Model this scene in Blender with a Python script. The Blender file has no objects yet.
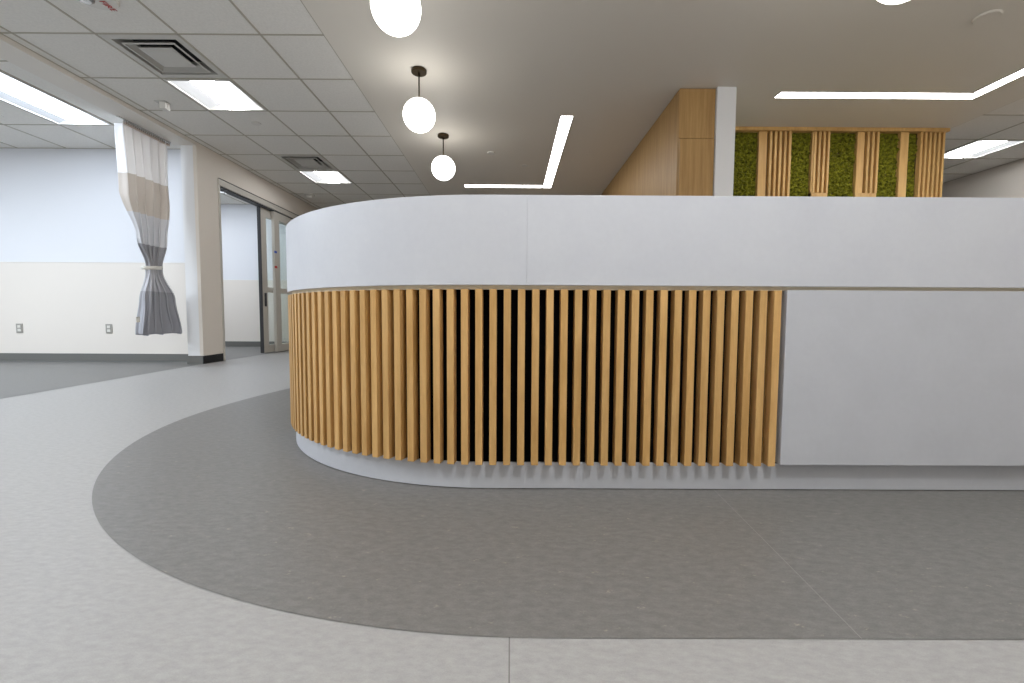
import bpy, bmesh, math, random
from mathutils import Vector, Matrix, noise
random.seed(7)
S = bpy.context.scene
C = S.collection
PI = math.pi
CEIL = 2.68

# ------------------------------------------------------------------ materials
def new_mat(name):
    m = bpy.data.materials.new(name); m.use_nodes = True
    nt = m.node_tree
    b = nt.nodes['Principled BSDF']
    return m, nt, b
def lin(c):
    return tuple(((v/255)/12.92 if v/255 <= .04045 else ((v/255+.055)/1.055)**2.4) for v in c) + (1,)
def plain(name, rgb, rough=.6, metal=0., spec=.5, bump=0, bscale=200):
    m, nt, b = new_mat(name)
    b.inputs['Base Color'].default_value = lin(rgb)
    b.inputs['Roughness'].default_value = rough
    b.inputs['Metallic'].default_value = metal
    b.inputs['Specular IOR Level'].default_value = spec
    if bump:
        tc = nt.nodes.new('ShaderNodeTexCoord'); n = nt.nodes.new('ShaderNodeTexNoise'); bp = nt.nodes.new('ShaderNodeBump')
        n.inputs['Scale'].default_value = bscale; bp.inputs['Strength'].default_value = bump; bp.inputs['Distance'].default_value = .001
        nt.links.new(tc.outputs['Object'], n.inputs['Vector']); nt.links.new(n.outputs['Fac'], bp.inputs['Height'])
        nt.links.new(bp.outputs['Normal'], b.inputs['Normal'])
    return m
def mottled(name, c1, c2, scale, rough=.6, spec=.4, stretch=(1,1,1), rot=0, detail=6, lo=.35, hi=.65, fleck=None, fleck_amt=.0, obj_rand=0., fine=0., lines=None, bump=0):
    """two-colour noise mix; optional flecks, fine grain and inlaid seam lines (world x positions)"""
    m, nt, b = new_mat(name); N = nt.nodes; L = nt.links
    tc = N.new('ShaderNodeTexCoord'); mp = N.new('ShaderNodeMapping')
    mp.inputs['Scale'].default_value = stretch; mp.inputs['Rotation'].default_value = (0,0,rot)
    L.new(tc.outputs['Object'], mp.inputs['Vector'])
    vec = mp.outputs['Vector']
    n = N.new('ShaderNodeTexNoise'); n.inputs['Scale'].default_value = scale; n.inputs['Detail'].default_value = detail; n.inputs['Roughness'].default_value = .65
    L.new(vec, n.inputs['Vector'])
    if obj_rand:
        oi = N.new('ShaderNodeObjectInfo'); ad = N.new('ShaderNodeVectorMath'); ad.operation = 'ADD'
        mu = N.new('ShaderNodeMath'); mu.operation = 'MULTIPLY'; mu.inputs[1].default_value = 37
        L.new(oi.outputs['Random'], mu.inputs[0]); cb = N.new('ShaderNodeCombineXYZ'); L.new(mu.outputs[0], cb.inputs[0]); L.new(mu.outputs[0], cb.inputs[1])
        L.new(vec, ad.inputs[0]); L.new(cb.outputs[0], ad.inputs[1]); L.new(ad.outputs[0], n.inputs['Vector'])
    cr = N.new('ShaderNodeValToRGB'); cr.color_ramp.elements[0].position = lo; cr.color_ramp.elements[1].position = hi
    cr.color_ramp.elements[0].color = lin(c1); cr.color_ramp.elements[1].color = lin(c2)
    L.new(n.outputs['Fac'], cr.inputs['Fac'])
    col = cr.outputs['Color']
    if fine:
        n2 = N.new('ShaderNodeTexNoise'); n2.inputs['Scale'].default_value = scale*9; n2.inputs['Detail'].default_value = 3
        L.new(vec, n2.inputs['Vector'])
        mr = N.new('ShaderNodeMapRange'); mr.inputs['From Min'].default_value = .3; mr.inputs['From Max'].default_value = .7
        mr.inputs['To Min'].default_value = 1-fine; mr.inputs['To Max'].default_value = 1+fine
        L.new(n2.outputs['Fac'], mr.inputs['Value'])
        hs = N.new('ShaderNodeVectorMath'); hs.operation = 'SCALE'; L.new(col, hs.inputs[0]); L.new(mr.outputs[0], hs.inputs['Scale']); col = hs.outputs[0]
    if fleck:
        n3 = N.new('ShaderNodeTexNoise'); n3.inputs['Scale'].default_value = 22; n3.inputs['Detail'].default_value = 9; n3.inputs['Roughness'].default_value = .8
        L.new(vec, n3.inputs['Vector'])
        mr = N.new('ShaderNodeMapRange'); mr.inputs['From Min'].default_value = .60; mr.inputs['From Max'].default_value = .66; mr.inputs['To Max'].default_value = fleck_amt
        L.new(n3.outputs['Fac'], mr.inputs['Value'])
        mx = N.new('ShaderNodeMix'); mx.data_type = 'RGBA'; L.new(mr.outputs[0], mx.inputs['Factor']); L.new(col, mx.inputs['A']); mx.inputs['B'].default_value = lin(fleck); col = mx.outputs['Result']
    if obj_rand:
        oi2 = N.new('ShaderNodeObjectInfo'); mr = N.new('ShaderNodeMapRange'); mr.inputs['To Min'].default_value = 1-obj_rand; mr.inputs['To Max'].default_value = 1+obj_rand
        L.new(oi2.outputs['Random'], mr.inputs['Value'])
        hs = N.new('ShaderNodeVectorMath'); hs.operation = 'SCALE'; L.new(col, hs.inputs[0]); L.new(mr.outputs[0], hs.inputs['Scale']); col = hs.outputs[0]
    for ln in (lines or []):       # (x at Y=0, slope dx/dY, half width, rgb)
        x0, sl, hw, rgb = ln
        sp = N.new('ShaderNodeSeparateXYZ'); L.new(tc.outputs['Object'], sp.inputs[0])
        m1 = N.new('ShaderNodeMath'); m1.operation = 'MULTIPLY_ADD'; L.new(sp.outputs['Y'], m1.inputs[0]); m1.inputs[1].default_value = -sl; L.new(sp.outputs['X'], m1.inputs[2])
        m2 = N.new('ShaderNodeMath'); m2.operation = 'COMPARE'; L.new(m1.outputs[0], m2.inputs[0]); m2.inputs[1].default_value = x0; m2.inputs[2].default_value = hw
        mx = N.new('ShaderNodeMix'); mx.data_type = 'RGBA'; L.new(m2.outputs[0], mx.inputs['Factor']); L.new(col, mx.inputs['A']); mx.inputs['B'].default_value = lin(rgb); col = mx.outputs['Result']
    L.new(col, b.inputs['Base Color'])
    b.inputs['Roughness'].default_value = rough; b.inputs['Specular IOR Level'].default_value = spec
    if bump:
        bp = N.new('ShaderNodeBump'); bp.inputs['Strength'].default_value = bump; bp.inputs['Distance'].default_value = .002
        L.new(n.outputs['Fac'], bp.inputs['Height']); L.new(bp.outputs['Normal'], b.inputs['Normal'])
    return m
def emit(name, rgb, strength):
    m, nt, b = new_mat(name)
    b.inputs['Base Color'].default_value = (.8,.8,.8,1) if strength > 3 else (.12,.12,.12,1)
    b.inputs['Emission Color'].default_value = lin(rgb); b.inputs['Emission Strength'].default_value = strength
    return m

M = {}
M['tile']    = mottled('ceiling_tile', (224,222,217), (232,230,225), 60, .9, .1, fine=.03)
M['tbar']    = plain('ceiling_grid_metal', (176,170,156), .6)
M['drywall'] = plain('drywall_paint', (222,217,208), .55, 0, .35, bump=.05, bscale=300)
M['header']  = plain('header_paint', (222,217,209), .6)
M['beige']   = plain('beige_wall_paint', (224,217,208), .55, 0, .3)
M['cool']    = plain('white_wall_paint_cool_light', (222,224,229), .5, 0, .3)  # white paint, its bluish tint standing in for cool light
M['protect'] = plain('wall_protection_sheet', (224,218,211), .45, 0, .4)
M['white']   = plain('white_paint', (228,229,231), .5)
M['gbase']   = plain('grey_rubber_base', (104,104,101), .5)
M['bbase']   = plain('black_rubber_base', (26,27,30), .5)
M['flight']  = mottled('light_grey_linoleum', (151,150,149), (163,162,161), 36, .42, .35, stretch=(1,2.2,1), rot=.5, fine=.07, lines=[(0.0,0,.0012,(112,110,108))])
M['fdark']   = mottled('dark_grey_linoleum', (105,104,102), (120,118,116), 30, .42, .35, stretch=(1,2.2,1), rot=.5, fine=.10, fleck=(176,168,152), fleck_amt=.5, lines=[(.614,.07,.0008,(140,138,135))])
M['fbay']    = mottled('mid_grey_linoleum', (101,101,100), (110,110,109), 34, .4, .35, stretch=(1,2,1), rot=.3, fine=.05)
M['rim']     = mottled('pale_grey_solid_surface', (198,201,209), (202,205,212), 6, .38, .4, fine=.01)
M['kick']    = mottled('pale_grey_laminate', (188,191,198), (192,195,202), 6, .45, .4, fine=.01)
M['tan']     = plain('tan_reveal_strip', (226,216,192), .6)
M['black']   = plain('black_backing_board', (4,4,6), .8, 0, .08)
M['slat']    = mottled('maple_slat', (188,146,88), (211,171,113), 7, .42, .35, stretch=(3,3,.35), detail=7, obj_rand=.07, fine=.04)
M['oak']     = mottled('oak_veneer', (160,124,76), (182,147,96), 6, .45, .35, stretch=(6,6,.25), detail=8, fine=.05)
M['pine']    = mottled('pale_wood_board', (196,154,94), (220,182,118), 5, .4, .35, stretch=(4,4,.3), obj_rand=.08, fine=.04)
M['walnut']  = plain('brown_wood_groove', (64,38,18), .7)
M['bronze']  = plain('dark_bronze_metal', (62,50,30), .4, .7)
M['alu']     = plain('brushed_aluminium', (194,190,182), .45, .05)
M['dalu']    = plain('dark_gasket', (62,64,68), .6)
M['offwhite']= plain('white_plastic', (214,212,206), .45)
M['ventm']   = plain('white_enamel_metal', (196,194,188), .45)
M['vdark']   = plain('dark_duct', (38,39,42), .8)
M['red']     = plain('red_print', (190,40,30), .5)
M['blue']    = plain('blue_print', (40,80,180), .5)
M['steel']   = plain('stainless_outlet_plate', (158,156,150), .35, .3)
M['chrome']  = plain('chrome_hook', (190,190,190), .25, .9)
M['curb']    = plain('beige_hook_tape', (196,182,172), .8)
M['mesh']    = plain('white_curtain_mesh', (228,229,232), .85)
M['globe']   = emit('opal_globe_glow', (255,252,246), 5.5)
M['led']     = emit('linear_led_glow', (255,253,250), 12.0)
M['troff']   = emit('troffer_glow', (250,252,255), 22.0)
M['troff2']  = emit('troffer_side_lens_glow', (250,252,255), .55)
M['troffbay']= emit('cool_troffer_glow', (228,240,255), 26.0)
M['troffbay2']= emit('cool_troffer_side_glow', (232,242,255), .5)
# clear glass
gm, nt, b = new_mat('clear_glass')
for n in list(nt.nodes):
    if n.type != 'OUTPUT_MATERIAL': nt.nodes.remove(n)
out = [n for n in nt.nodes if n.type == 'OUTPUT_MATERIAL'][0]
tr = nt.nodes.new('ShaderNodeBsdfTransparent'); tr.inputs[0].default_value = (.96,.98,.965,1)
gl = nt.nodes.new('ShaderNodeBsdfGlossy'); gl.inputs['Roughness'].default_value = .03
mx = nt.nodes.new('ShaderNodeMixShader'); mx.inputs[0].default_value = .08
nt.links.new(tr.outputs[0], mx.inputs[1]); nt.links.new(gl.outputs[0], mx.inputs[2]); nt.links.new(mx.outputs[0], out.inputs['Surface'])
M['glass'] = gm
# moss
M['moss'] = mottled('preserved_moss', (30,32,8), (142,142,42), 38, .9, .1, detail=8, lo=.32, hi=.68, fine=.35)
# curtain, woven colour bands by height (object z)
cm, nt, b = new_mat('banded_curtain_fabric'); N = nt.nodes; L = nt.links
tc = N.new('ShaderNodeTexCoord'); sp = N.new('ShaderNodeSeparateXYZ'); L.new(tc.outputs['Object'], sp.inputs[0])
mr = N.new('ShaderNodeMapRange'); mr.inputs['From Min'].default_value = 0; mr.inputs['From Max'].default_value = 2.7
L.new(sp.outputs['Z'], mr.inputs['Value'])
cr = N.new('ShaderNodeValToRGB'); cr.color_ramp.interpolation = 'CONSTANT'
bands = [(0,(162,163,170)), (.86,(190,191,197)), (1.14,(156,156,161)), (1.38,(212,213,218)), (1.70,(208,200,192)), (2.09,(246,246,248))]
els = cr.color_ramp.elements
els[0].position = 0; els[0].color = lin(bands[0][1]); els[1].position = bands[1][0]/2.7; els[1].color = lin(bands[1][1])
for z, c in bands[2:]:
    e = els.new(z/2.7); e.color = lin(c)
L.new(mr.outputs[0], cr.inputs['Fac']); L.new(cr.outputs[0], b.inputs['Base Color'])
b.inputs['Roughness'].default_value = .75; b.inputs['Sheen Weight'].default_value = .2
M['curtain'] = cm

# ------------------------------------------------------------------ helpers
def link(name, bm, mats, parent=None, smooth=False):
    me = bpy.data.meshes.new(name)
    bmesh.ops.recalc_face_normals(bm, faces=bm.faces[:])
    bm.to_mesh(me); bm.free()
    for m in (mats if isinstance(mats, (list, tuple)) else [mats]): me.materials.append(M[m])
    if smooth:
        me.polygons.foreach_set('use_smooth', [True]*len(me.polygons))
    o = bpy.data.objects.new(name, me); C.objects.link(o)
    if parent: o.parent = parent
    return o
def auto_smooth(o, ang=35):
    me = o.data
    me.polygons.foreach_set('use_smooth', [True]*len(me.polygons))
    bm = bmesh.new(); bm.from_mesh(me)
    for e in bm.edges:
        if len(e.link_faces) == 2 and e.calc_face_angle(0) > math.radians(ang): e.smooth = False
    bm.to_mesh(me); bm.free()
    return o
def empty(name, loc=(0,0,0), rz=0):
    o = bpy.data.objects.new(name, None); C.objects.link(o); o.location = loc; o.rotation_euler.z = rz; o.empty_display_size = .1
    return o
def tag(o, label=None, cat=None, group=None, kind=None):
    if label: o['label'] = label
    if cat: o['category'] = cat
    if group: o['group'] = group
    if kind: o['kind'] = kind
    return o
def struct(o): o['kind'] = 'structure'; return o
def box(bm, x0, x1, y0, y1, z0, z1, mi=0, bev=0):
    vs = [bm.verts.new((x, y, z)) for x in (x0, x1) for y in (y0, y1) for z in (z0, z1)]
    idx = [(0,1,3,2),(4,6,7,5),(0,4,5,1),(2,3,7,6),(0,2,6,4),(1,5,7,3)]
    fs = [bm.faces.new([vs[i] for i in f]) for f in idx]
    for f in fs: f.material_index = mi
    if bev:
        es = {e for f in fs for e in f.edges}
        bmesh.ops.bevel(bm, geom=list(es), offset=bev, segments=2, affect='EDGES', profile=.5)
    return fs
def bx(x0, x1, y0, y1, z0, z1, bev=0):
    bm = bmesh.new(); box(bm, x0, x1, y0, y1, z0, z1, 0, bev); return bm
def lathe(bm, prof, seg=32, c=(0,0,0), mi=0, axis='Z'):
    rings = []
    for r, z in prof:
        ring = []
        for k in range(seg):
            a = 2*PI*k/seg
            ring.append(bm.verts.new((c[0]+max(r,1e-5)*math.cos(a), c[1]+max(r,1e-5)*math.sin(a), c[2]+z)))
        rings.append(ring)
    for a, b_ in zip(rings, rings[1:]):
        for k in range(seg):
            f = bm.faces.new((a[k], a[(k+1)%seg], b_[(k+1)%seg], b_[k])); f.material_index = mi
    for ring in (rings[0], rings[-1]):
        f = bm.faces.new(ring); f.material_index = mi
    return bm
def strip_poly(path_out, path_in, z0, z1):
    """solid between two equal length polylines (x,y)"""
    bm = bmesh.new(); n = len(path_out)
    A = [[bm.verts.new((x,y,z)) for x,y in path_out] for z in (z0,z1)]
    B = [[bm.verts.new((x,y,z)) for x,y in path_in] for z in (z0,z1)]
    for i in range(n-1):
        bm.faces.new((A[0][i],A[0][i+1],A[1][i+1],A[1][i])); bm.faces.new((B[0][i],B[1][i],B[1][i+1],B[0][i+1]))
        bm.faces.new((A[1][i],A[1][i+1],B[1][i+1],B[1][i])); bm.faces.new((A[0][i],B[0][i],B[0][i+1],A[0][i+1]))
    bm.faces.new((A[0][0],A[1][0],B[1][0],B[0][0])); bm.faces.new((A[0][-1],B[0][-1],B[1][-1],A[1][-1]))
    return bm

# ------------------------------------------------------------------ reception desk
CX, CY = -.08, 2.597            # centre of the round end
DESK_R, DESK_L = 3.3, 3.7     # straight front runs to x = DESK_R, straight side back to y = DESK_L
RO = 1.088; CYO = 1.485+RO      # front line of slats, panel and fascia: a slightly tighter arc
def desk_path(r, which, n=72, r_end=DESK_R, l_end=DESK_L, CY=CY):
    arc = [(CX - r*math.sin(a), CY - r*math.cos(a)) for a in [PI/2*k/n for k in range(n+1)]]
    if which == 'curve': return [(.0520, CY-r)] + arc + [(CX-r, l_end)]
    if which == 'front': return [(.0524, CY-r), (r_end, CY-r)]
    return [(r_end, CY-r)] + arc + [(CX-r, l_end)]
desk = tag(empty('reception_desk', (CX, CY-1.077, 0)), 'long curved pale grey reception desk with vertical wooden slats wrapping its rounded end', 'reception desk')
def dpart(name, bm, mat, smooth=True):
    bmesh.ops.translate(bm, verts=bm.verts[:], vec=(-CX, -(CY-1.077), 0))
    o = link(name, bm, mat, desk)
    if smooth: auto_smooth(o)
    return o
ZR0, ZR1 = .714, 1.011
for w in ('curve', 'front'):
    o = dpart('fascia', strip_poly(desk_path(1.090, w, CY=CYO), desk_path(1.00, w, CY=CYO), ZR0, ZR1), 'rim')
    bv = o.modifiers.new('b', 'BEVEL'); bv.width = .0005; bv.segments = 2; bv.limit_method = 'ANGLE'
    dpart('kick_board', strip_poly(desk_path(1.077, w), desk_path(1.06, w), 0.004, .0965), 'kick')
dpart('reveal_strip', strip_poly(desk_path(1.071, 'all', CY=CYO), desk_path(1.03, 'all', CY=CYO), .7, ZR0), 'tan')
dpart('backing_board', strip_poly(desk_path(1.071, 'all'), desk_path(1.04, 'all'), .0965, .7), 'black')
# worktop behind the fascia and staff side carcass
dpart('worktop', strip_poly(desk_path(1.00, 'all', CY=CYO), desk_path(.42, 'all', CY=CYO), .70, .735), 'rim')
# slats
P, W_, RF = .0480, .0240, RO
def slat_bm(depth=.040):
    bm = bx(-W_/2, W_/2, 0, depth, .0975, .7, .0012); return bm
proto = None
def put_slat(x, y, rz):
    global proto
    if proto is None:
        proto = link('slat', slat_bm(), 'slat', desk); o = proto
    else:
        o = proto.copy(); C.objects.link(o); o.parent = desk
    o.location = (x-CX, y-(CY-1.077), 0); o.rotation_euler.z = rz
xc0 = -.1085
for k in range(21, -80, -1):
    s = CX - (xc0 + (P if k > 0 else .0489)*k)
    if s <= 0: put_slat(CX - s, CYO-RF, 0)
    elif s < RF*PI/2:
        a = s/RF; put_slat(CX-RF*math.sin(a), CYO-RF*math.cos(a), -a)
    else:
        y = CYO + (s-RF*PI/2)
        if y > 3.5: break
        put_slat(CX-RF, y, -PI/2)
# flat grey panel on the right
dpart('front_panel', bx(.930, DESK_R, 1.485, CY-1.074, .103, .702, .001), 'kick', False)
o = dpart('end_panel', bx(DESK_R, DESK_R+.03, 1.485, CY-.42, .002, ZR1), 'kick', False)
o = dpart('end_panel', bx(CX-RF, CX-.42, DESK_L, DESK_L+.03, .002, ZR1), 'kick', False)

# ------------------------------------------------------------------ floor
FY0, FY1, FX0, FX1 = -3.2, 11.5, -8.2, 6.62
def poly(name, pts, z, mat, th=.0):
    bm = bmesh.new(); f = bm.faces.new([bm.verts.new((x,y,z)) for x,y in pts])
    if f.normal.z < 0: f.normal_flip()
    me = bpy.data.meshes.new(name); bm.to_mesh(me); bm.free(); me.materials.append(M[mat])
    o = bpy.data.objects.new(name, me); C.objects.link(o); return struct(o)
poly('floor', [(FX0,FY0),(FX1,FY0),(FX1,FY1),(FX0,FY1)], 0, 'flight')
# dark band around the desk, concentric with its round end
pts = [(FX1, .80)]
for k in range(0, 49):
    a = PI/2*k/48; pts.append((.07-2.0*math.sin(a), 2.80-2.0*math.cos(a)))
for k in range(1, 37):
    a = PI/2*k/36; pts.append((.07-2.0*math.cos(a), 2.80+2.7*math.sin(a)))
pts += [(FX1, 5.5)]
poly('floor', pts, .0012, 'fdark')
poly('floor', [(FX0,FY0),(-3.60,FY0),(-3.63,3.1),(-3.79,5.42),(-3.79,FY1),(FX0,FY1)], .0012, 'fbay')

# ------------------------------------------------------------------ ceilings
def grid_ceiling(xs, ys, holes, border=(), z=CEIL):
    bm = bmesh.new()
    for i in range(len(xs)-1):
        for j in range(len(ys)-1):
            cx_, cy_ = (xs[i]+xs[i+1])/2, (ys[j]+ys[j+1])/2
            if any(h[0] < cx_ < h[1] and h[2] < cy_ < h[3] for h in holes): continue
            f = bm.faces.new([bm.verts.new(p) for p in ((xs[i],ys[j],z),(xs[i],ys[j+1],z),(xs[i+1],ys[j+1],z),(xs[i+1],ys[j],z))])
    def inhole(x, y): return any(h[0]+.02 < x < h[1]-.02 and h[2]+.02 < y < h[3]-.02 for h in holes)
    w = .008
    for x in xs:
        for j in range(len(ys)-1):
            if not inhole(x, (ys[j]+ys[j+1])/2): box(bm, x-w, x+w, ys[j], ys[j+1], z-.004, z+.001, 1)
    for y in ys:
        for i in range(len(xs)-1):
            if not inhole((xs[i]+xs[i+1])/2, y): box(bm, xs[i], xs[i+1], y-w*.8, y+w*.8, z-.004, z+.001, 1)
    me = bpy.data.meshes.new('ceiling'); bm.to_mesh(me); bm.free(); me.materials.append(M['tile']); me.materials.append(M['tbar'])
    o = bpy.data.objects.new('ceiling', me); C.objects.link(o); return struct(o)
T = .612
ysL = [3.385+T*k for k in range(-10, 14)]
ysL = [FY0] + [y for y in ysL if y > FY0+.05 and y < FY1] + [FY1]
xsL = [-3.79, -3.70, -3.088, -2.475, -1.863, -1.39]
V1 = (-3.088,-2.475,3.385,3.997); L1 = (-3.088,-2.475,3.997,4.609); V2 = (-3.088,-2.475,5.833,6.445); L2 = (-3.088,-2.475,6.445,7.057)
L0 = (-3.088,-2.475,.325,.937)
grid_ceiling(xsL, ysL, [V1,L1,V2,L2,L0])
BI = (-4.97,-4.36,6.45,7.67); BL = (-4.97,-4.36,3.75,4.97); BL2 = (-4.97,-4.36,.09,1.31)
xsB = [-8.2,-8.02,-7.41,-6.80,-6.19,-5.58,-4.97,-4.36,-4.06]
ysB = [FY0, -2.34, -1.13, .09, 1.31, 2.53, 3.75, 4.97, 5.66]
grid_ceiling(xsB, ysB, [BL,BL2])
grid_ceiling([-8.2,-6.8,-6.19,-5.58,-4.97,-4.36,-3.98], [5.76,6.45,7.67,8.4], [BI])
xsR = [4.78, 5.40, 6.01, FX1]
ysR = [y for y in [FY0] + [3.98+T*k for k in range(-11, 12)] if y < 8.8] + [FY1]
ysR = sorted(ysR)
R1 = (5.40,6.01,5.204,5.816); R0 = (5.40,6.01,.308,.92)
grid_ceiling(xsR, ysR, [R1,R0])
struct(link('ceiling', bx(-1.39, 4.78, FY0, FY1, CEIL-.006, CEIL+.1), 'drywall'))
struct(link('trim_1', bx(-4.06, -3.79, FY0, 5.42, 2.635, CEIL+.1), 'header'))     # header over the open bay

# ------------------------------------------------------------------ walls
def band_wall(name, x0, x1, y0, y1, upper='cool', lower='protect', z=1.27, top=CEIL+.1, ztop_from=0):
    bm = bmesh.new(); box(bm, x0, x1, y0, y1, 0, z, 1); box(bm, x0, x1, y0, y1, z, top, 0)
    return struct(link(name, bm, [upper, lower]))
band_wall('wall_back', -8.2, -3.98, 5.66, 5.76)
band_wall('wall_far_left', -8.3, -8.2, FY0, 5.76)
band_wall('wall_inner_room', -8.2, -3.98, 8.4, 8.5)
# chair rail line on the sheets
for i, (y, x1) in enumerate(((5.66, -3.98), (8.4, -3.98))):
    struct(link('trim_%d' % (i+2), bx(-8.2, x1, y-.004, y, 1.262, 1.274), 'white'))
# partition: end face, pier, lintel and rest beyond the sliding door
DY0, DY1, DZ = 5.79, 8.30, 2.37
bm = bmesh.new()
box(bm, -3.98, -3.79, 5.42, DY0, 0, CEIL+.1); box(bm, -3.98, -3.79, DY0, DY1, DZ, CEIL+.1); box(bm, -3.98, -3.79, DY1, FY1, 0, CEIL+.1)
struct(link('wall_left', bm, 'beige'))
struct(link('wall_left_end', bx(-3.976, -3.83, 5.414, 5.42, .1, 2.635), 'white'))
struct(link('trim_4', bx(-3.83, -3.786, 5.412, 5.42, .1, 2.635, .002), 'beige'))
struct(link('wall_far', bx(-3.79, FX1, FY1, FY1+.1, 0, CEIL+.1), 'beige'))
struct(link('wall_right', bx(FX1, FX1+.1, FY0, FY1, 0, CEIL+.1), 'beige'))
struct(link('wall_rear', bx(-8.3, FX1+.1, FY0-.1, FY0, 0, CEIL+.1), 'beige'))
struct(link('wall_centre', bx(1.845, 2.015, 4.07, 4.86, 0, CEIL-.006), 'white'))
# baseboards
struct(link('baseboard_back', bx(-8.2, -3.98, 5.645, 5.66, .001, .10), 'gbase'))
struct(link('baseboard_left_end', bx(-3.985, -3.792, 5.405, 5.4135, .001, .10), 'gbase'))
struct(link('baseboard_left', bx(-3.792, -3.782, 5.405, DY0-.01, .001, .10), 'bbase'))
struct(link('baseboard_inner_room', bx(-8.2, -3.98, 8.388, 8.4, .001, .10), 'gbase'))

# ------------------------------------------------------------------ sliding glass door
door = struct(empty('door_1', (-3.79, DY0, 0)))
def dp(name, bm, mat, parent=door):
    bmesh.ops.translate(bm, verts=bm.verts[:], vec=(3.79, -DY0, 0))
    return link(name, bm, mat, parent)
bm = bmesh.new()
box(bm, -3.93, -3.775, DY0, DY1, 2.28, DZ-.004); box(bm, -3.93, -3.78, DY0, DY0+.03, .002, 2.28); box(bm, -3.93, -3.78, DY1-.05, DY1, .002, 2.28)
dp('door_frame', bm, 'alu')
bm = bmesh.new(); box(bm, -3.775, -3.77, DY0-.005, DY1, DZ-.012, DZ-.002); box(bm, -3.90, -3.80, DY0+.03, DY1-.05, 2.262, 2.2799); dp('gasket', bm, 'dalu')
def leaf(xa, ya, yb, stickers=False, handle=False, gk=.014):
    bm = bmesh.new(); x0, x1 = xa-.022, xa+.022; st = .15
    box(bm, x0, x1, ya, ya+st, .012, 2.26); box(bm, x0, x1, yb-st, yb, .012, 2.26)
    box(bm, x0, x1, ya+st, yb-st, .012, .13); box(bm, x0, x1, ya+st, yb-st, 2.14, 2.26); box(bm, x0, x1, ya+st, yb-st, .965, 1.045)
    f = dp('sliding_panel', bm, 'alu')
    dp('glass', bx(xa-.004, xa+.004, ya+st, yb-st, .13, 2.14), 'glass', f)['label'] = 'clear glass pane'
    if gk > .01: dp('gasket', bx(x0-.002, x1+.003, ya-gk, ya, .012, 2.26), 'dalu', f)
    if handle:
        dp('handle', bx(x1, x1+.02, ya+.05, ya+.085, .74, .95, .004), 'dalu', f)['label'] = 'black pull handle'
    if stickers:
        dp('sticker', bx(x1, x1+.001, ya-.02, ya+.06, 1.60, 1.635), 'blue', f)['label'] = 'blue sticker on the stile'
        dp('sticker', bx(x1, x1+.001, ya-.02, ya+.06, 1.36, 1.395), 'red', f)['label'] = 'red sticker on the stile'
    return f
leaf(-3.875, 6.86, 7.95, handle=True)
leaf(-3.815, 7.14, 8.24, stickers=True, gk=.006)

# ------------------------------------------------------------------ electrical outlets on the bay wall
def outlet(x, label):
    t = tag(empty('power_outlet', (x, 5.66, .42)), label, 'outlet', 'outlets low on the bay wall')
    link('cover_plate', bx(-.042, .042, -.008, 0, -.06, .06, .003), 'steel', t)
    for dz in (-.024, .024):
        link('socket', bx(-.02, .02, -.012, -.008, dz-.017, dz+.017, .002), 'offwhite', t)
outlet(-6.30, 'stainless duplex outlet low on the left bay wall, the one farther from the curtain')
outlet(-5.155, 'stainless duplex outlet low on the left bay wall, the one nearer the curtain')

# ------------------------------------------------------------------ troffers
def troffer(h, label, cool=False, rows=1):
    x0,x1,y0,y1 = h; cx_, cy_ = (x0+x1)/2, (y0+y1)/2; w, d = (x1-x0)/2-.012, (y1-y0)/2-.012
    t = tag(empty('troffer_light', (cx_, cy_, CEIL)), label, 'ceiling light', 'recessed troffers in the tile ceilings')
    bm = bmesh.new()
    for a in ((-w,w,-d,-d+.02),(-w,w,d-.02,d),(-w,-w+.02,-d+.02,d-.02),(w-.02,w,-d+.02,d-.02)): box(bm, *a, -.008, .05)
    link('housing', bm, 'ventm', t)
    a, b_ = ('troffbay','troffbay2') if cool else ('troff','troff2')
    # bright centre lens stands a little lower than the two curved side lenses
    bm = bmesh.new(); n = 8
    i = w-.02; e = d-.02
    def arcstrip(xa, xb, za, zb, sag):
        pr = []
        for k in range(n+1):
            u = k/n; pr.append((xa+(xb-xa)*u, za+(zb-za)*u + sag*math.sin(PI*u)))
        for (xa_,za_),(xb_,zb_) in zip(pr, pr[1:]):
            bm.faces.new([bm.verts.new(p) for p in ((xa_,-e,za_),(xb_,-e,zb_),(xb_,e,zb_),(xa_,e,za_))])
    arcstrip(-i, -i*.29, .004, .045, .012)
    arcstrip(i*.29, i, .045, .004, .012)
    link('side_lens', bm, b_, t)
    bm = bmesh.new(); box(bm, -i*.29, i*.29, -e, e, -.004, .045)
    link('centre_lens', bm, a, t)
    link('back_pan', bx(-i, i, -e, e, .05, .06), 'ventm', t)
    return t
troffer(L1, 'square recessed light in the left tile ceiling directly behind the nearer air vent')
troffer(L2, 'small-looking square recessed light above the sliding door, behind the farther air vent')
troffer(BL, 'long bluish-white recessed light above the curtained bay at far left', True)
troffer(BI, 'recessed light glimpsed through the sliding door opening, on the ceiling of the room beyond', True)
troffer(R1, 'square recessed light in the tile ceiling at right, beside the moss wall')

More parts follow.
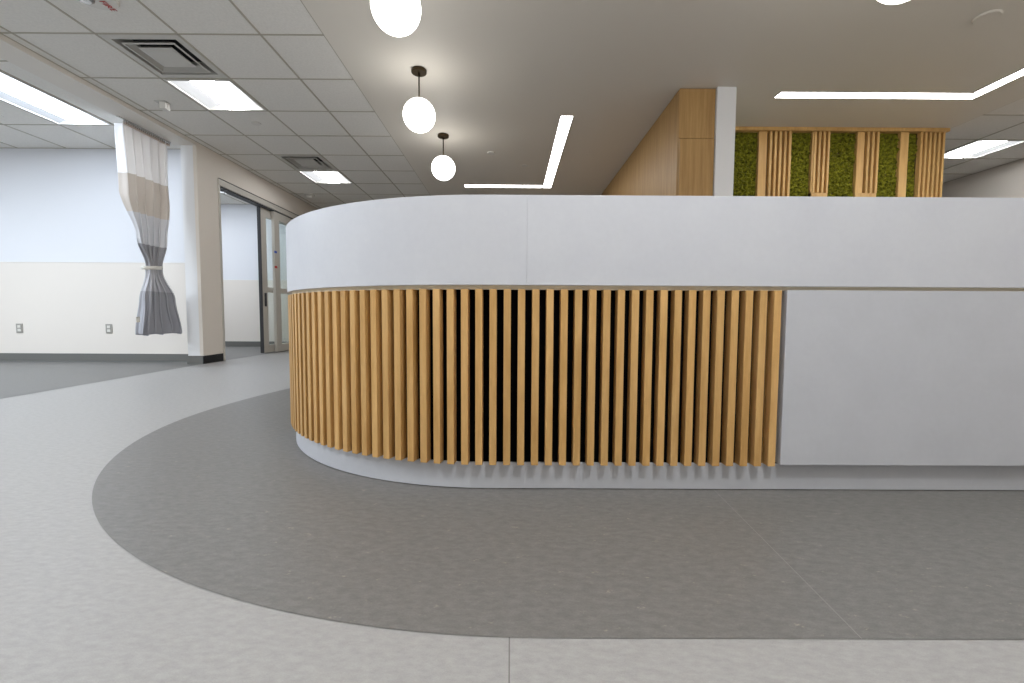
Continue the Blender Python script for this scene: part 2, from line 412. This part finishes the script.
# ------------------------------------------------------------------ air vents
def vent(h, label):
    x0,x1,y0,y1 = h; cx_, cy_ = (x0+x1)/2, (y0+y1)/2; s = (x1-x0)/2-.012
    t = tag(empty('air_vent', (cx_, cy_, CEIL)), label, 'air vent', 'square air vents in the left ceiling')
    def frustum_ring(bm, so, zo, si, zi, th=.003):
        o_ = [bm.verts.new((a*so, b_*so, zo)) for a,b_ in ((-1,-1),(1,-1),(1,1),(-1,1))]
        i_ = [bm.verts.new((a*si, b_*si, zi)) for a,b_ in ((-1,-1),(1,-1),(1,1),(-1,1))]
        for k in range(4): bm.faces.new((o_[k], o_[(k+1)%4], i_[(k+1)%4], i_[k]))
    bm = bmesh.new(); frustum_ring(bm, s, -.004, s-.05, -.004); frustum_ring(bm, s-.05, -.004, s-.06, .10); frustum_ring(bm, s, -.004, s, .02)
    link('frame', bm, 'ventm', t)
    bm = bmesh.new(); frustum_ring(bm, .205, -.006, .16, .03); frustum_ring(bm, .205,-.006,.188,-.008)
    link('louvre', bm, 'ventm', t)
    bm = bmesh.new(); frustum_ring(bm, .135, .0, .10, .030)
    f = [bm.verts.new((a*.115, b_*.115, -.004)) for a,b_ in ((-1,-1),(1,-1),(1,1),(-1,1))]; bm.faces.new(f)
    frustum_ring(bm, .115, -.004, .135, .0)
    link('centre_cone', bm, 'ventm', t)
    link('duct', bx(-s+.02, s-.02, -s+.02, s-.02, .10, .11), 'vdark', t)
    return t
vent(V1, 'square louvred air vent in the left ceiling in front of the nearer square light')
vent(V2, 'square louvred air vent in the left ceiling just in front of the farther square light')

# ------------------------------------------------------------------ linear LED fixtures
def linear(name_label, legs):
    t = tag(empty('linear_light', (legs[0][0], legs[0][2], CEIL)), name_label, 'ceiling light', 'L-shaped linear lights')
    ox, oy = legs[0][0], legs[0][2]
    for x0,x1,y0,y1 in legs:
        link('diffuser', bx(x0-ox, x1-ox, y0-oy, y1-oy, -.009, -.005), 'led', t)
        bm = bmesh.new(); g = .004
        a,b_,c,d = x0-ox, x1-ox, y0-oy, y1-oy
        box(bm, a-g, a, c-g, d+g, -.011, -.005); box(bm, b_, b_+g, c-g, d+g, -.011, -.005); box(bm, a, b_, c-g, c, -.011, -.005); box(bm, a, b_, d, d+g, -.011, -.005)
        link('frame', bm, 'ventm', t)
linear('L-shaped linear ceiling light above the desk centre, its long leg running away from the viewer', [(.505,.628,4.66,7.20), (-.745,.49,7.07,7.20)])
linear('L-shaped linear ceiling light at right, in front of the moss wall', [(2.465,4.33,4.15,4.255), (4.225,4.33,.6,4.14)])

# ------------------------------------------------------------------ globe pendants
def make_globe():
    t = empty('globe_pendant', (0,0,CEIL))
    bm = bmesh.new(); lathe(bm, [(.0,-.006),(.06,-.006),(.064,-.010),(.064,-.03),(.06,-.034),(0,-.034)], 40); auto_smooth(link('canopy', bm, 'bronze', t))
    bm = bmesh.new(); lathe(bm, [(.0065,-.034),(.0065,-.245)], 16); link('stem', bm, 'bronze', t, True)
    bm = bmesh.new(); lathe(bm, [(.008,-.238),(.022,-.240),(.026,-.244),(.026,-.256),(.0,-.256)], 24); auto_smooth(link('globe_cap', bm, 'bronze', t))
    bm = bmesh.new(); bmesh.ops.create_uvsphere(bm, u_segments=48, v_segments=24, radius=.135); bmesh.ops.translate(bm, verts=bm.verts[:], vec=(0,0,-.38)); link('globe', bm, 'globe', t, True)
    return t
def copy_tree(o, parent=None):
    c = o.copy(); C.objects.link(c); c.parent = parent
    for ch in [q for q in bpy.data.objects if q.parent == o]: copy_tree(ch, c)
    return c
g = make_globe()
spots = [(-.785,3.83,'white globe pendant on a bronze stem, middle of the row of three at left'),
         (-.785,5.16,'white globe pendant on a bronze stem, the smallest and farthest over the desk'),
         (-.64,2.52,'largest white globe pendant, cut off by the top edge above the desk'),
         (1.91,2.235,'white globe pendant barely showing at the top edge, far right of the other globes')]
made = [g] + [copy_tree(g) for _ in spots[1:]]
for o, (x, y, lab) in zip(made, spots):
    o.location = (x, y, CEIL); tag(o, lab, 'pendant light', 'globe pendants over the desk')

# ------------------------------------------------------------------ small ceiling devices
def disc_thing(name, x, y, label, cat, r=.04, h=.012, z=CEIL, mat='offwhite', rim=.6):
    bm = bmesh.new(); lathe(bm, [(0,0),(r,0),(r,-h*.4),(r*.9,-h),(0,-h)], 28, (0,0,0))
    o = auto_smooth(link(name, bm, mat)); o.location = (x, y, z); return tag(o, label, cat)
ZD = CEIL-.006
disc_thing('sprinkler_cover', -.26, 5.70, 'round white sprinkler cover in the plaster ceiling between the farthest globe and the linear light', 'sprinkler', .05, .014, ZD)
disc_thing('sprinkler_cover', .18, 6.17, 'faint white round cover in the plaster ceiling near the linear light corner', 'sprinkler', .045, .008, ZD)
disc_thing('sprinkler_cover', 3.25, 3.13, 'round flush cover in the plaster ceiling at top right', 'sprinkler', .075, .010, ZD, 'drywall')
disc_thing('sprinkler_cover', -2.77, 4.90, 'small round cover in the tile just behind the nearer square light', 'sprinkler', .05, .008, CEIL)
disc_thing('sprinkler_cover', -5.40, 4.75, 'small round cover in the ceiling of the bay at far left', 'sprinkler', .05, .006, CEIL, 'tile')
# smoke detector near the far troffer
t = tag(empty('smoke_detector', (-3.48, 7.72, CEIL)), 'white round smoke detector on the ceiling above the sliding door', 'smoke detector')
bm = bmesh.new(); lathe(bm, [(0,0),(.085,0),(.085,-.018),(.07,-.024),(0,-.024)], 32); auto_smooth(link('base', bm, 'ventm', t))
bm = bmesh.new(); lathe(bm, [(0,-.024),(.058,-.024),(.058,-.045),(.045,-.06),(.02,-.066),(0,-.066)], 32); auto_smooth(link('sensor_head', bm, 'offwhite', t))
# occupancy sensor
t = tag(empty('occupancy_sensor', (-3.40, 4.44, CEIL)), 'small white sensor hanging under the tile ceiling beside the nearer square light', 'sensor')
link('base_plate', bx(-.075, .035, -.04, .04, -.006, 0, .002), 'ventm', t)
link('sensor_head', bx(-.032, .032, -.032, .032, -.075, -.006, .005), 'offwhite', t)
# fire alarm speaker strobe
t = tag(empty('fire_alarm', (-2.72, 3.0, CEIL), 0), 'white ceiling fire alarm with red lettering at the upper left', 'fire alarm')
bm = bmesh.new(); lathe(bm, [(0,0),(.125,0),(.125,-.012),(.116,-.024),(.0,-.026)], 48); o = auto_smooth(link('base', bm, 'offwhite', t)); o.scale = (1,.9,1)
bm = bmesh.new(); lathe(bm, [(0,-.02),(.052,-.02),(.05,-.05),(.035,-.062),(0,-.064)], 24); o = auto_smooth(link('strobe_lens', bm, 'chrome', t)); o.location = (-.03,-.045,0); o['label'] = 'faceted clear strobe lens'
cu = bpy.data.curves.new('lettering', 'FONT'); cu.body = 'FIRE'; cu.size = .055; cu.extrude = .0006; cu.align_x = 'CENTER'; cu.align_y = 'CENTER'
cu.materials.append(M['red']); o0 = bpy.data.objects.new('lettering_curve', cu); C.objects.link(o0)
bpy.context.view_layer.update()
me = bpy.data.meshes.new_from_object(o0.evaluated_get(bpy.context.evaluated_depsgraph_get()))
bpy.data.objects.remove(o0)
o = bpy.data.objects.new('lettering', me); C.objects.link(o); o.parent = t
o.location = (.03, .055, -.0275); o.rotation_euler = (PI, 0, PI*.5)
o['label'] = 'red FIRE lettering'

# ------------------------------------------------------------------ curtain track and curtain
t = tag(empty('curtain_track', (-4.04, 4.66, 2.635)), 'slim ceiling-mounted curtain track along the opening of the left bay', 'curtain track')
link('rail', bx(-.012, .012, -.02, .66, -.008, .0), 'ventm', t)
cur = tag(empty('privacy_curtain', (-4.04, 4.985, 0)), 'tied-back privacy curtain in white, beige and grey bands hanging by the left bay', 'curtain')
def lerp(a, b_, t_): return a+(b_-a)*t_
def keyf(keys, z):
    for (z0,v0),(z1,v1) in zip(keys, keys[1:]):
        if z0 <= z <= z1:
            u = (z-z0)/(z1-z0); u = u*u*(3-2*u); return tuple(lerp(p,q,u) for p,q in zip(v0,v1))
    return keys[-1][1] if z > keys[-1][0] else keys[0][1]
# z: (centre Y offset, half length along Y, pleat depth, x offset)
K = [(.38,(.11,.34,.072,0)), (.78,(.10,.25,.06,0)), (1.10,(.07,.11,.035,0)), (1.16,(.07,.10,.03,0)), (1.44,(.045,.21,.045,0)), (1.9,(.01,.30,.05,0)), (2.60,(.0,.31,.035,0))]
bm = bmesh.new(); NU, NV = 200, 90; rows = []
for j in range(NV+1):
    z = .38+(2.60-.38)*j/NV; cy_, hl, am, _ = keyf(K, z); row = []
    for i in range(NU+1):
        u = i/NU
        ph = 2*PI*(6.0*u + .10*math.sin(6*u))
        top = min(1, max(0,(z-1.3)/.6))
        y = cy_ + hl*(2*u-1) + .018*math.sin(ph*2)
        x = am*math.sin(ph)*(.7+.5*noise.noise(Vector((u*5, z*.6, 2)))) + .02*noise.noise(Vector((u*9, z*2.5, 0)))
        x += -.05*(1-abs(2*u-1)**2)*(1-top)
        zz = z
        if j == 0: zz += .012*math.sin(ph*.5)
        # return flap at the free end
        if u < .10:
            k = (.10-u)/.10; fl = .35+.65*top; x = lerp(x, -.11*k*fl, k**.5*fl); y = cy_ - hl*.8 + (y - cy_ + hl*.8)*.2
        row.append(bm.verts.new((x, y, zz)))
    rows.append(row)
for a, b_ in zip(rows, rows[1:]):
    for i in range(NU): bm.faces.new((a[i], a[i+1], b_[i+1], b_[i]))
o = link('curtain_fabric', bm, 'curtain', cur, True)
sol = o.modifiers.new('s', 'SOLIDIFY'); sol.thickness = .002
# tie band
bm = bmesh.new(); nn = 48; r0 = []
for z_, rr in ((1.115,1.02),(1.12,1.06),(1.15,1.06),(1.155,1.02)):
    ring = []
    for k in range(nn):
        a = 2*PI*k/nn; ring.append(bm.verts.new((-.045+0.062*rr*math.cos(a), .07+.125*rr*math.sin(a), z_+.012*math.sin(a))))
    r0.append(ring)
for a, b_ in zip(r0, r0[1:]):
    for k in range(nn): bm.faces.new((a[k], a[(k+1)%nn], b_[(k+1)%nn], b_[k]))
o = link('tie_band', bm, 'offwhite', cur, True); o['label'] = 'white fabric tie around the waist'
link('hem_tag', bx(.02, .024, -.255, -.205, .52, .58), 'offwhite', cur)['label'] = 'small white tag near the hem'
for k in range(24):
    y = -.30 + .60*k/23
    if k == 0:
        bm = bmesh.new(); box(bm, -.006, .006, -.004, .004, 2.585, 2.625); lathe(bm, [(.0,2.606),(.012,2.608),(.012,2.620),(0,2.622)], 10)
        hook0 = link('hook', bm, 'chrome', cur); o = hook0
    else:
        o = hook0.copy(); C.objects.link(o); o.parent = cur
    o.location = (.034, y, 0)
link('hook_tape', bx(.024, .028, -.31, .31, 2.572, 2.606), 'curb', cur)['label'] = 'beige tape under the hooks'

# ------------------------------------------------------------------ tall oak cabinet block
cab = tag(empty('tall_cabinet', (1.52, 4.11, 0)), 'full-height oak-veneered cabinet block behind the desk', 'cabinet')
link('body', bx(0, .32, 0, 4.6, 0, CEIL-.008), 'oak', cab)
link('side_panel', bx(-.004, -.0005, .012, 4.6, 0, CEIL-.010), 'oak', cab)
link('door', bx(.004, .318, -.022, -.002, .10, 2.225, .001), 'oak', cab)
link('filler_panel', bx(-.004, .320, -.014, -.0005, 2.231, CEIL-.01, .001), 'oak', cab)

# ------------------------------------------------------------------ moss wall
mw = tag(empty('moss_wall', (1.9, 4.96, 0)), 'feature wall of green moss strips between pale wood slats at upper right', 'moss wall')
def px(p): return 2.44 + (p-737)*.011225 - 1.9
XE = px(941); YB = 0.0
link('backing_board', bx(0, XE, .0, .06, 0, CEIL-.008), 'walnut', mw)
link('top_trim', bx(0, XE+.025, -.075, 0, CEIL-.045, CEIL-.008, .003), 'pine', mw)
link('end_cap', bx(XE, XE+.02, .0, .09, 0, CEIL-.045), 'white', mw)
ZT = CEIL-.045
def moss(x0, x1):
    bm = bmesh.new(); st = .011; nx = max(3, int((x1-x0)/st)); nz = int(ZT/st); g_ = []
    for j in range(nz+1):
        r_ = []
        for i in range(nx+1):
            x = x0+(x1-x0)*i/nx; z = ZT*j/nz
            v = noise.noise(Vector((x*28, z*28, x0)))*.034 + noise.noise(Vector((x*70, z*70, 3)))*.022 + random.uniform(-.006,.006)
            edge = 1 if 0 < i < nx and 0 < j < nz else 0
            r_.append(bm.verts.new((x + edge*random.uniform(-.004,.004), (-.020 - .8*v) if edge else -.003, z + edge*random.uniform(-.004,.004))))
        g_.append(r_)
    for a, b_ in zip(g_, g_[1:]):
        for i in range(nx): bm.faces.new((a[i], a[i+1], b_[i+1], b_[i]))
    link('moss_panel', bm, 'moss', mw)
def board(x0, x1, z0=0, z1=None, d=.045): link('wood_board', bx(x0, x1-.001, -d, 0, z0, ZT if z1 is None else z1, .0015), 'pine', mw)
def slats(x0, x1, n, z0=0):
    p = (x1-x0)/n; w = p*.47
    for k in range(n):
        link('wood_slat', bx(x0+p*k+(p-w), x0+p*(k+1), -.05, 0, z0, ZT, .0012), 'pine', mw)
moss(0, px(760)); board(px(760), px(768)); slats(px(768), px(791.5), 5)
moss(px(791.5), px(812))
board(px(812), px(813.5)); slats(px(811.5), px(829), 4, 1.98); board(px(812), px(829), 0, 1.98)
moss(px(829), px(856))
board(px(856), px(863), 1.98); slats(px(863), px(877), 3, 1.98); board(px(856), px(877), 0, 1.98)
moss(px(877), px(898)); board(px(898), px(906)); moss(px(906), px(916)); slats(px(915), px(941), 6)

# ------------------------------------------------------------------ unseen lamps and world light
def area(name, x, y, sx, sy, power, col=(1,1,1), z=CEIL-.03, rot=(0,0,0)):
    l = bpy.data.lights.new(name, 'AREA'); l.shape = 'RECTANGLE'; l.size = sx; l.size_y = sy; l.energy = power; l.color = col
    o = bpy.data.objects.new(name, l); C.objects.link(o); o.location = (x, y, z); o.rotation_euler = rot; return o
# added unseen fill lamps under the ceiling; no fixtures built around them
area('fill_lamp', -.2, -1.2, 2.4, .12, 2, (.98,.99,1))
area('fill_lamp', 2.6, -1.2, 1.6, .12, 2, (.98,.99,1))
area('fill_lamp', -2.78, .63, .58, .58, 34, (.97,.985,1))
area('fill_lamp', -2.78, -1.8, .58, .58, 26, (.97,.985,1))
area('fill_lamp', -4.66, .7, .58, 1.2, 110, (.86,.93,1))
area('fill_lamp', -6.4, 3.0, .58, 1.2, 100, (.82,.91,1))
area('fill_lamp', -6.5, 7.1, .58, 1.1, 40, (.9,.95,1))
area('fill_lamp', 5.7, .6, .58, .58, 85, (1,.99,.97))
area('fill_lamp', 5.7, 2.78, .58, .58, 16, (1,.985,.96))
l = bpy.data.lights.new('overhead_lamp', 'POINT'); l.energy = 60; l.shadow_soft_size = .06; l.color = (.97,.985,1)  # unseen lamp overhead, placed from the slat shadows on the kick board
o = bpy.data.objects.new('overhead_lamp', l); C.objects.link(o); o.location = (.58, .16, 2.33)
w = bpy.data.worlds.new('world'); S.world = w; w.use_nodes = True
w.node_tree.nodes['Background'].inputs[0].default_value = (.9,.95,1,1); w.node_tree.nodes['Background'].inputs[1].default_value = .3

# ------------------------------------------------------------------ camera
F, VPX, VPY, ROLL, H = 440., 511., 316., math.radians(.3), .61
dx, dy = VPX-512, 341.5-VPY
c, s = math.cos(ROLL), math.sin(ROLL)
ux, uy = c*dx-s*dy, s*dx+c*dy
pitch = -math.atan(uy/F); yaw = math.atan(ux*math.cos(pitch)/F)
fw = Vector((-math.sin(yaw)*math.cos(pitch), math.cos(yaw)*math.cos(pitch), math.sin(pitch)))
rt = Vector((math.cos(yaw), math.sin(yaw), 0)); up = rt.cross(fw)
rt2 = c*rt + s*up; up2 = -s*rt + c*up
cam = bpy.data.cameras.new('camera'); co = bpy.data.objects.new('camera', cam); C.objects.link(co)
cam.sensor_fit = 'HORIZONTAL'; cam.sensor_width = 36; cam.lens = F*36/1024; cam.clip_start = .05; cam.clip_end = 60
m3 = Matrix((rt2, up2, -fw)).transposed()
co.matrix_world = Matrix.Translation((0,0,H)) @ m3.to_4x4()
S.camera = co
# ------------------------------------------------------------------ view
S.view_settings.view_transform = 'Standard'; S.view_settings.look = 'None'; S.view_settings.gamma = 1; S.view_settings.use_curve_mapping = False
S.view_settings.exposure = 0.28
S.cycles.use_denoising = True
S.cycles.max_bounces = 10; S.cycles.diffuse_bounces = 6; S.cycles.sample_clamp_indirect = 8
